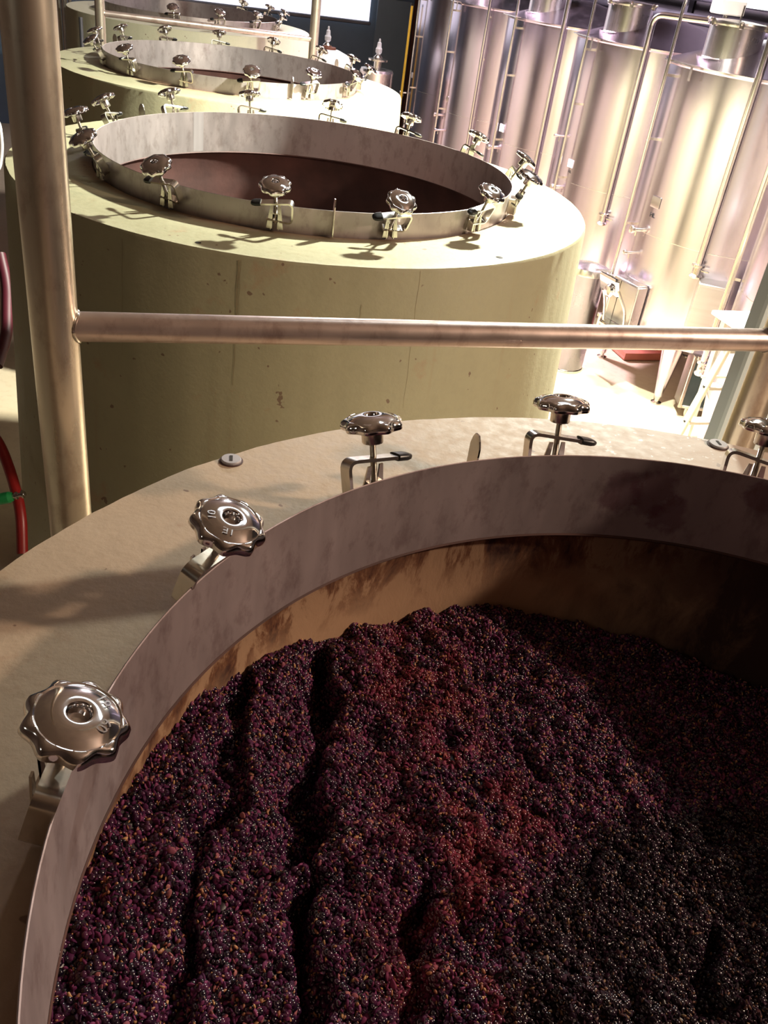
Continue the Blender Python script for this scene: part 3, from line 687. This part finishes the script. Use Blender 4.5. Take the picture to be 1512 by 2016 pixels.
# open rectangular manway of tank a
q = nearcyl(1238, 600, ST['a'], SR); ang = math.atan2(q.y, q.x); n = Vector((math.cos(ang), math.sin(ang), 0)); tg = Vector((-n.y, n.x, 0)); Z = Vector((0, 0, 1))
hat = MB(); c0 = q + n * .05; W_, H_ = .30, .40
for s_ in (-1, 1):
    hat.box(c0 + tg * s_ * W_ / 2, (.10, .022, H_), X=n, Y=tg, Z=Z, bev=.004); hat.box(c0 + Z * s_ * H_ / 2, (.10, W_, .022), X=n, Y=tg, Z=Z, bev=.004)
hf = hat.build('manway_frame', S_NECK, SO['a'])
b = MB(); b.box(q + n * .012, (.01, W_ - .03, H_ - .03), X=n, Y=tg, Z=Z); b.build('manway_opening', S_BOX, SO['a'])['label'] = 'inner plate of the manway'
dn = (n * .75 + tg * .66).normalized(); dt = (tg * .75 - n * .66).normalized()
b = MB(); dc = c0 + tg * (W_ / 2 + .03) * 0 + n * .16 - tg * .06 + Z * .16; b.box(dc, (.045, .24, .16), X=n, Y=tg, Z=(Z + n * .35).normalized(), bev=.03)
dr = b.build('manway_door', S_CHROME, SO['a']); dr['label'] = 'thick polished door block swung up above the manway'
b = MB(); b.lathe([(.0001, 0), (.05, 0), (.055, .012), (.04, .03), (.0001, .034)], 24, dc + n * .03 + tg * .05 - Z * .03, n); b.build('door_knob', S_CHROME, dr)
b = MB(); b.tube(arc([c0 + n * .06 + tg * .13 - Z * .18, c0 + n * .10 + tg * .13, dc + tg * .1], .05), .012, 10); b.tube(arc([c0 + n * .06 - tg * .13 - Z * .18, c0 + n * .10 - tg * .13, dc - tg * .1], .05), .012, 10)
b.box(c0 + n * .075 - Z * .20, (.03, .34, .03), X=n, Y=tg, bev=.006); b.build('door_arm', S_CLAMP, SO['a'])
for s_ in (-1, 1):
    b = MB(); qq = c0 + n * .08 + tg * s_ * .16 - Z * .2; b.cyl(qq - Z * .03, qq + Z * .05, .016, n=12); b.lathe([(.0001, 0), (.03, 0), (.03, .02), (.0001, .022)], 9, qq + Z * .05); b.build('door_clamp', S_CLAMP, SO['a'])
# level sensor on the neck of tank a
sb = at(1434, 14, 6.5); b = MB(); b.box(sb, (.22, .13, .10), X=V, Y=U, bev=.008)
sn = b.build('sensor_box', WHITEP); tag(sn, 'white box with dark window on the neck of the second nearest steel tank', 'sensor box')
b = MB(); b.box(sb + Vector((-.05, 0, .005)) - U * .066, (.045, .004, .05), X=V, Y=U); b.build('window', BLACKG, sn)
b = MB(); b.box(sb + Vector((.075, 0, -.02)) - U * .068, (.012, .01, .09), X=V, Y=U); b.build('cable_gland', S_CLAMP, sn)
b = MB(); b.cyl(sb - Vector((0, 0, .07)), sb - Vector((0, 0, .045)), .02, n=14); b.build('stem', S_CLAMP, sn)

# ------------------------------------------------------------ things on the floor by the steel tanks
# drum with hinged lid
dcx, dcy = 1.43, 7.58
dr_ = empty('steel_drum', (dcx, dcy, 0)); tag(dr_, 'narrow stainless drum with hinged lid, right of the second concrete tank', 'drum')
b = MB(); b.lathe([(.0001, .02), (.155, .02), (.16, .03), (.16, .86), (.165, .87), (.165, .885)], 48); b.build('body', steel('dented_drum_steel', (.26, .25, .27), .25, (9, 9, 3), None, .35), dr_)
b = MB(); b.lathe([(.172, .875), (.174, .90), (.165, .93), (.08, .955), (.0001, .96)], 48); b.box((.10, -.10, .90), (.18, .03, .09), X=V, Y=U, bev=.012); b.build('lid', S_NECK, dr_)
b = MB(); b.lathe([(.0001, 0), (.03, 0), (.034, .008), (.028, .03), (.0001, .036)], 20, (.135, -.12, .90), -U); b.build('lid_knob', S_CHROME, dr_)
b = MB(); b.lathe([(.14, .0), (.165, .003), (.165, .02), (.14, .02)], 32); b.build('base_ring', S_CLAMP, dr_)
# tray under the second steel tank
p0 = onz(1240, 702, .0); b = MB(); b.box((p0.x + .08, p0.y + .10, .02), (.46, .34, .03), X=V, Y=U, bev=.006)
tr = b.build('drip_tray', PINKP); tag(tr, 'shallow reddish tray on the floor under the second nearest steel tank', 'tray')
b = MB()
for s_ in (-1, 1): b.box(Vector((p0.x + .08, p0.y + .10, .05)) + V * s_ * .222, (.014, .34, .05), X=V, Y=U); b.box(Vector((p0.x + .08, p0.y + .10, .05)) + U * s_ * .163, (.43, .014, .05), X=V, Y=U)
b.build('rim', PINKP, tr)
# dark glass panel unit
pc = onz(1332, 790, .08); pu = empty('wash_unit', (pc.x + .25, pc.y - .12, 0)); tag(pu, 'stainless framed unit with dark glass front, behind the stepladder', 'machine')
w2, h2, zb = .54, .46, .08
b = MB(); b.box((0, .10, zb + h2 / 2), (w2 - .02, .16, h2 - .02), X=(1, 0, 0), Y=(0, 1, 0)); b.build('housing', S_BOX, pu)
b = MB()
for s_ in (-1, 1): b.box((s_ * (w2 / 2 - .015), 0, zb + h2 / 2), (.03, .035, h2), bev=.005)
b.box((0, 0, zb + .015), (w2 - .06, .035, .03), bev=.005); b.box((0, 0, zb + h2 - .015), (w2 - .06, .035, .03), bev=.005); b.build('frame', S_CLAMP, pu)
b = MB(); b.box((0, -.005, zb + h2 / 2), (w2 - .06, .012, h2 - .06)); gl = b.build('glass_front', BLACKG, pu); gl['label'] = 'dark glass front'
b = MB(); pts = arc([(-.12, -.014, .28), (-.09, -.014, .40), (.05, -.014, .40), (.07, -.014, .28), (-.12, -.014, .28)], .03); b.tube(pts, .004, 6); b.build('window_outline', GREYP, gl)
for sx in (-1, 1):
    for sy in (0.03, .16): b = MB(); b.cyl((sx * .18, sy, 0), (sx * .18, sy, zb + .01), .014, n=12); b.build('leg', S_CLAMP, pu)
# control box mounted on the front of tank a
cq = nearcyl(1392, 606, ST['a'], SR + .09); ang = math.atan2(cq.y, cq.x); n = Vector((math.cos(ang), math.sin(ang), 0)); tg = Vector((-n.y, n.x, 0))
b = MB(); b.box(cq, (.20, .24, .40), X=n, Y=tg, bev=.006); cb = b.build('control_box', S_BOX, SO['a'])
b = MB(); b.box(cq + n * .101, (.003, .20, .36), X=n, Y=tg); b.build('control_box_door', S_BOX, SO['a'])
# stepladder
sl = onz(1452, 650, 1.36); ft = Vector((sl.x - .05, sl.y - .02, 0)) 
best = None
for yy in range(900, 1200, 5):
    xx = 1335 - .5625 * (yy - 857); g = onz(xx, yy, 0); dd = abs((Vector((g.x, g.y)) - Vector((sl.x, sl.y))).length - .30)
    if best is None or dd < best[0]: best = (dd, g)
ft = Vector((best[1].x, best[1].y, 0)); lr = empty('stepladder', (ft.x, ft.y, 0)); tag(lr, 'aluminium stepladder standing in the aisle left of the blue-grey column', 'ladder')
T = sl - ft; W3 = V * .36; dirn = T.normalized(); fr = dirn.cross(V).normalized()
for k, off in enumerate((Vector((0, 0, 0)), W3)):
    b = MB(); b.box(off + T * .5, (.024, .055, T.length), X=V, Y=fr, Z=dirn, bev=.003); s_ = b.build('stile', ALU, lr)
    back = off + T + V.cross(Vector((0, 0, 1))) * -.0
    for j in range(5):
        qz = off + T * ((j + .5) / 5); v = MB(); v.lathe([(.0001, 0), (.010, 0), (.008, .004), (.0001, .005)], 10, qz - V * (.0125 if k == 0 else -.0125), -V if k == 0 else V); v.build('rivet', RUBBER, s_)
for j in range(5):
    b = MB(); b.box(T * ((j + .5) / 5) + W3 / 2, (.36, .075, .022), X=V, Y=U, bev=.003); b.build('step', ALU, lr)
b = MB(); b.box(T + W3 / 2 + U * .11 + Vector((0, 0, .012)), (.40, .30, .025), X=V, Y=U, bev=.004); b.build('platform', WHITEP, lr)
Bk = Vector((T.x, T.y, 0)) + U * .30 + V * .16
for off in (Vector((0, 0, 0)), W3):
    b = MB(); P1 = T + U * .2 + off - V * (.0 if off.length else -.05); P0 = Bk + off * .6; dd = (P1 - P0).normalized(); b.box((P0 + P1) / 2, (.022, .04, (P1 - P0).length), X=V, Y=dd.cross(V).normalized(), Z=dd); b.build('rear_stile', ALU, lr)
for j in (0.25, .7): b = MB(); b.cyl(Bk.lerp(T + U * .2, j), Bk.lerp(T + U * .2, j) + W3 * .7, .010, n=8); b.build('rear_brace', ALU, lr)

# ------------------------------------------------------------ far end of the hall
sp0 = onu(726, 42, 15.42); b = MB(); b.box(sp0 - V * 1.75 + Vector((0, 0, .95)), (3.5, .03, 1.9), X=V, Y=U)
scn = b.build('projection_screen', SCREEN); tag(scn, 'white illuminated screen hanging on the dark far wall', 'screen')
b = MB(); b.box(sp0 - V * 1.75 + Vector((0, 0, -.03)), (3.56, .05, .05), X=V, Y=U, bev=.01); b.build('bottom_bar', DUCT, scn)
d0 = onu(738, 60, 15.47); d1 = onu(806, 60, 15.47); wdt = (d1 - d0).length
b = MB(); b.box(((d0.x + d1.x) / 2, (d0.y + d1.y) / 2, 1.15), (wdt, .04, 2.3), X=V, Y=U, bev=.01)
dd_ = b.build('door_1', simple('grey_navy_door', (.15, .20, .25), .5, 0, .1, 2)); dd_['kind'] = 'structure'
b = MB(); e0 = onu(812, 60, 15.46)
for s_ in (0, 1): b.box((e0.x + .02 + .0 * s_, e0.y, 1.2), (.07, .06, 2.4), X=V, Y=U)
o = b.build('trim_1', BROWNW); o['kind'] = 'structure'
pt = at(812, 8, 12.2); pb = Vector((pt.x, pt.y, .0)); b = MB(); b.cyl((pt.x, pt.y, .0), (pt.x, pt.y, pt.z), .018, n=14)
yp = b.build('yellow_pole', YELLOW); tag(yp, 'thin yellow pole upright beside the farthest steel tank', 'pole')
b = MB(); b.cyl((pt.x, pt.y, pt.z - .02), (pt.x, pt.y, pt.z + .01), .021, n=14); b.build('end_cap', RUBBER, yp)
# closed white vessel and small steel vessel, each with an airlock
def airlock(P, root):
    b = MB(); b.lathe([(.0001, 0), (.055, 0), (.06, .02), (.03, .05), (.022, .06)], 20, P); al = b.build('airlock_base', S_CLAMP, root)
    b = MB(); b.lathe([(.022, .055), (.042, .075), (.044, .12), (.03, .14), (.026, .19), (.014, .20), (.012, .235), (.0001, .24)], 20, P); b.build('airlock_glass', GLASS, al)
q = at(650, 96, 11.6); r1 = empty('white_vessel', (q.x - .02, q.y, 0)); tag(r1, 'white domed vessel with glass airlock, right of the rear rail post', 'vessel')
b = MB(); b.lathe([(.0001, .02), (.34, .02), (.36, .05), (.36, q.z - .30), (.345, q.z - .18), (.27, q.z - .06), (.14, q.z - .01), (.0001, q.z)], 48); b.build('body', WHITEP, r1)
b = MB(); b.lathe([(.10, q.z - .012), (.095, q.z + .02), (.0001, q.z + .025)], 24); b.build('cap', BROWNW, r1); airlock(Vector((-.02, 0, q.z + .02)), r1)
q = at(742, 136, 11.6); r2 = empty('small_steel_vessel', (q.x, q.y, 0)); tag(r2, 'small round steel vessel with glass airlock in front of the navy wall', 'vessel')
b = MB(); b.lathe([(.0001, .02), (.21, .02), (.22, .04), (.22, q.z - .05), (.225, q.z - .03), (.21, q.z), (.0001, q.z + .01)], 40); b.build('body', S_NECK, r2)
b = MB(); b.lathe([(.05, q.z), (.05, q.z + .09), (.13, q.z + .10), (.13, q.z + .12), (.0001, q.z + .125)], 24); b.build('lid', S_CLAMP, r2); airlock(Vector((0, 0, q.z + .12)), r2)
# polished uprights left of the fourth tank
for k, (x, r) in enumerate(((119, .025), (130, .035), (141, .02))):
    p = at(x, 60, 9.6 + .1 * k); b = MB(); b.cyl((p.x, p.y, 0), (p.x, p.y, 5.58), r, n=18); o = b.build('steel_pipe', S_PIPE, smooth=60)
    tag(o, ['thin polished pipe just right of the big left post', 'thickest polished pipe left of the fourth tank', 'polished pipe closest to the fourth tank'][k], 'pipe', 'upright polished pipes left of the fourth tank')
b = MB(); p = at(160, 60, 8.0); b.cyl((p.x, p.y, 0), (p.x, p.y, 2.12), .018, n=12); tag(b.build('dark_pipe', DUCT), 'dark thin upright pipe in front of the fourth tank', 'pipe')
# hoses left of the second tank
def hose(name, pxs, r, m, lab, cat='hose'):
    pts = arc([at(x, y, D) for x, y, D in pxs], .35, 8); b = MB(); b.tube(pts, r, 14); o = b.build(name, m, smooth=70); tag(o, lab, cat); return o
ho = hose('red_hose', [(-60, 800, 3.7), (0, 872, 3.6), (26, 945, 3.55), (42, 1010, 3.5), (44, 1090, 3.5)], .022, REDHOSE, 'red rubber hose coming down at the left edge', 'hose')
hose('crimson_hose', [(0, 500, 5.6), (14, 560, 5.6), (14, 660, 5.5), (-6, 720, 5.4)], .035, simple('crimson_hose_rubber', (.07, .006, .014), .5), 'dark crimson hose hanging left of the second tank', 'hose')
hose('white_hose', [(-25, 215, 3.2), (-2, 240, 3.2), (4, 290, 3.2), (-2, 335, 3.2), (-30, 350, 3.2)], .008, WHITEP, 'thin white hose loop at the left edge', 'hose')
A = at(-14, 985, 3.3); B = at(18, 979, 3.3); C3 = at(50, 972, 3.3); b = MB(); b.cyl(A, B, .022, n=18); b.cyl(B, B + (B - A).normalized() * .014, .022, .016, n=18)
hc = b.build('hose_coupling', GREEN); tag(hc, 'green plastic coupling with chrome nipple beside the red hose', 'coupling')
b = MB(); b.cyl(B, C3, .009, n=14); b.lathe([(.009, 0), (.015, .003), (.015, .009), (.009, .012)], 16, B.lerp(C3, .35), C3 - B); b.lathe([(.009, 0), (.016, .003), (.016, .009), (.009, .012)], 16, B.lerp(C3, .75), C3 - B); b.build('nipple', S_CHROME, hc)

# pipes and beams in the dark behind the steel tanks
for k, (u0, u1, v, z, r) in enumerate(((3, 15.4, 5.95, 2.75, .05), (3, 15.4, 6.1, 2.95, .035), (4, 15.4, 6.05, 2.45, .03))):
    b = MB(); b.cyl(uv(u0, v, z), uv(u1, v, z), r, n=16); tag(b.build('service_pipe', DUCT), ['thick dark pipe running behind the steel tanks', 'upper thin pipe on the dark wall behind the steel tanks', 'lower thin pipe on the dark wall behind the steel tanks'][k], 'pipe', 'service pipes on the right wall')
for k, u in enumerate((6.6, 8.4, 10.2)):
    b = MB(); b.box(uv(u, 6.24, 2.8), (.06, .10, 5.5), X=V, Y=U); tag(b.build('wall_strut', DUCT), ['dark strut on the right wall behind the nearest steel tanks', 'dark strut on the right wall, middle one', 'dark strut on the right wall, farthest one'][k], 'strut', 'wall struts')
pa = at(1486, 2, 8.0); b = MB(); b.box(pa + Vector((.12, 0, .25)), (.65, .04, .62), X=V, Y=U)  # emissive panel in place of a far bright white surface
tag(b.build('glow_panel', LITPANEL), 'glowing white panel standing in for a bright surface behind the necks at the top right corner', 'light')
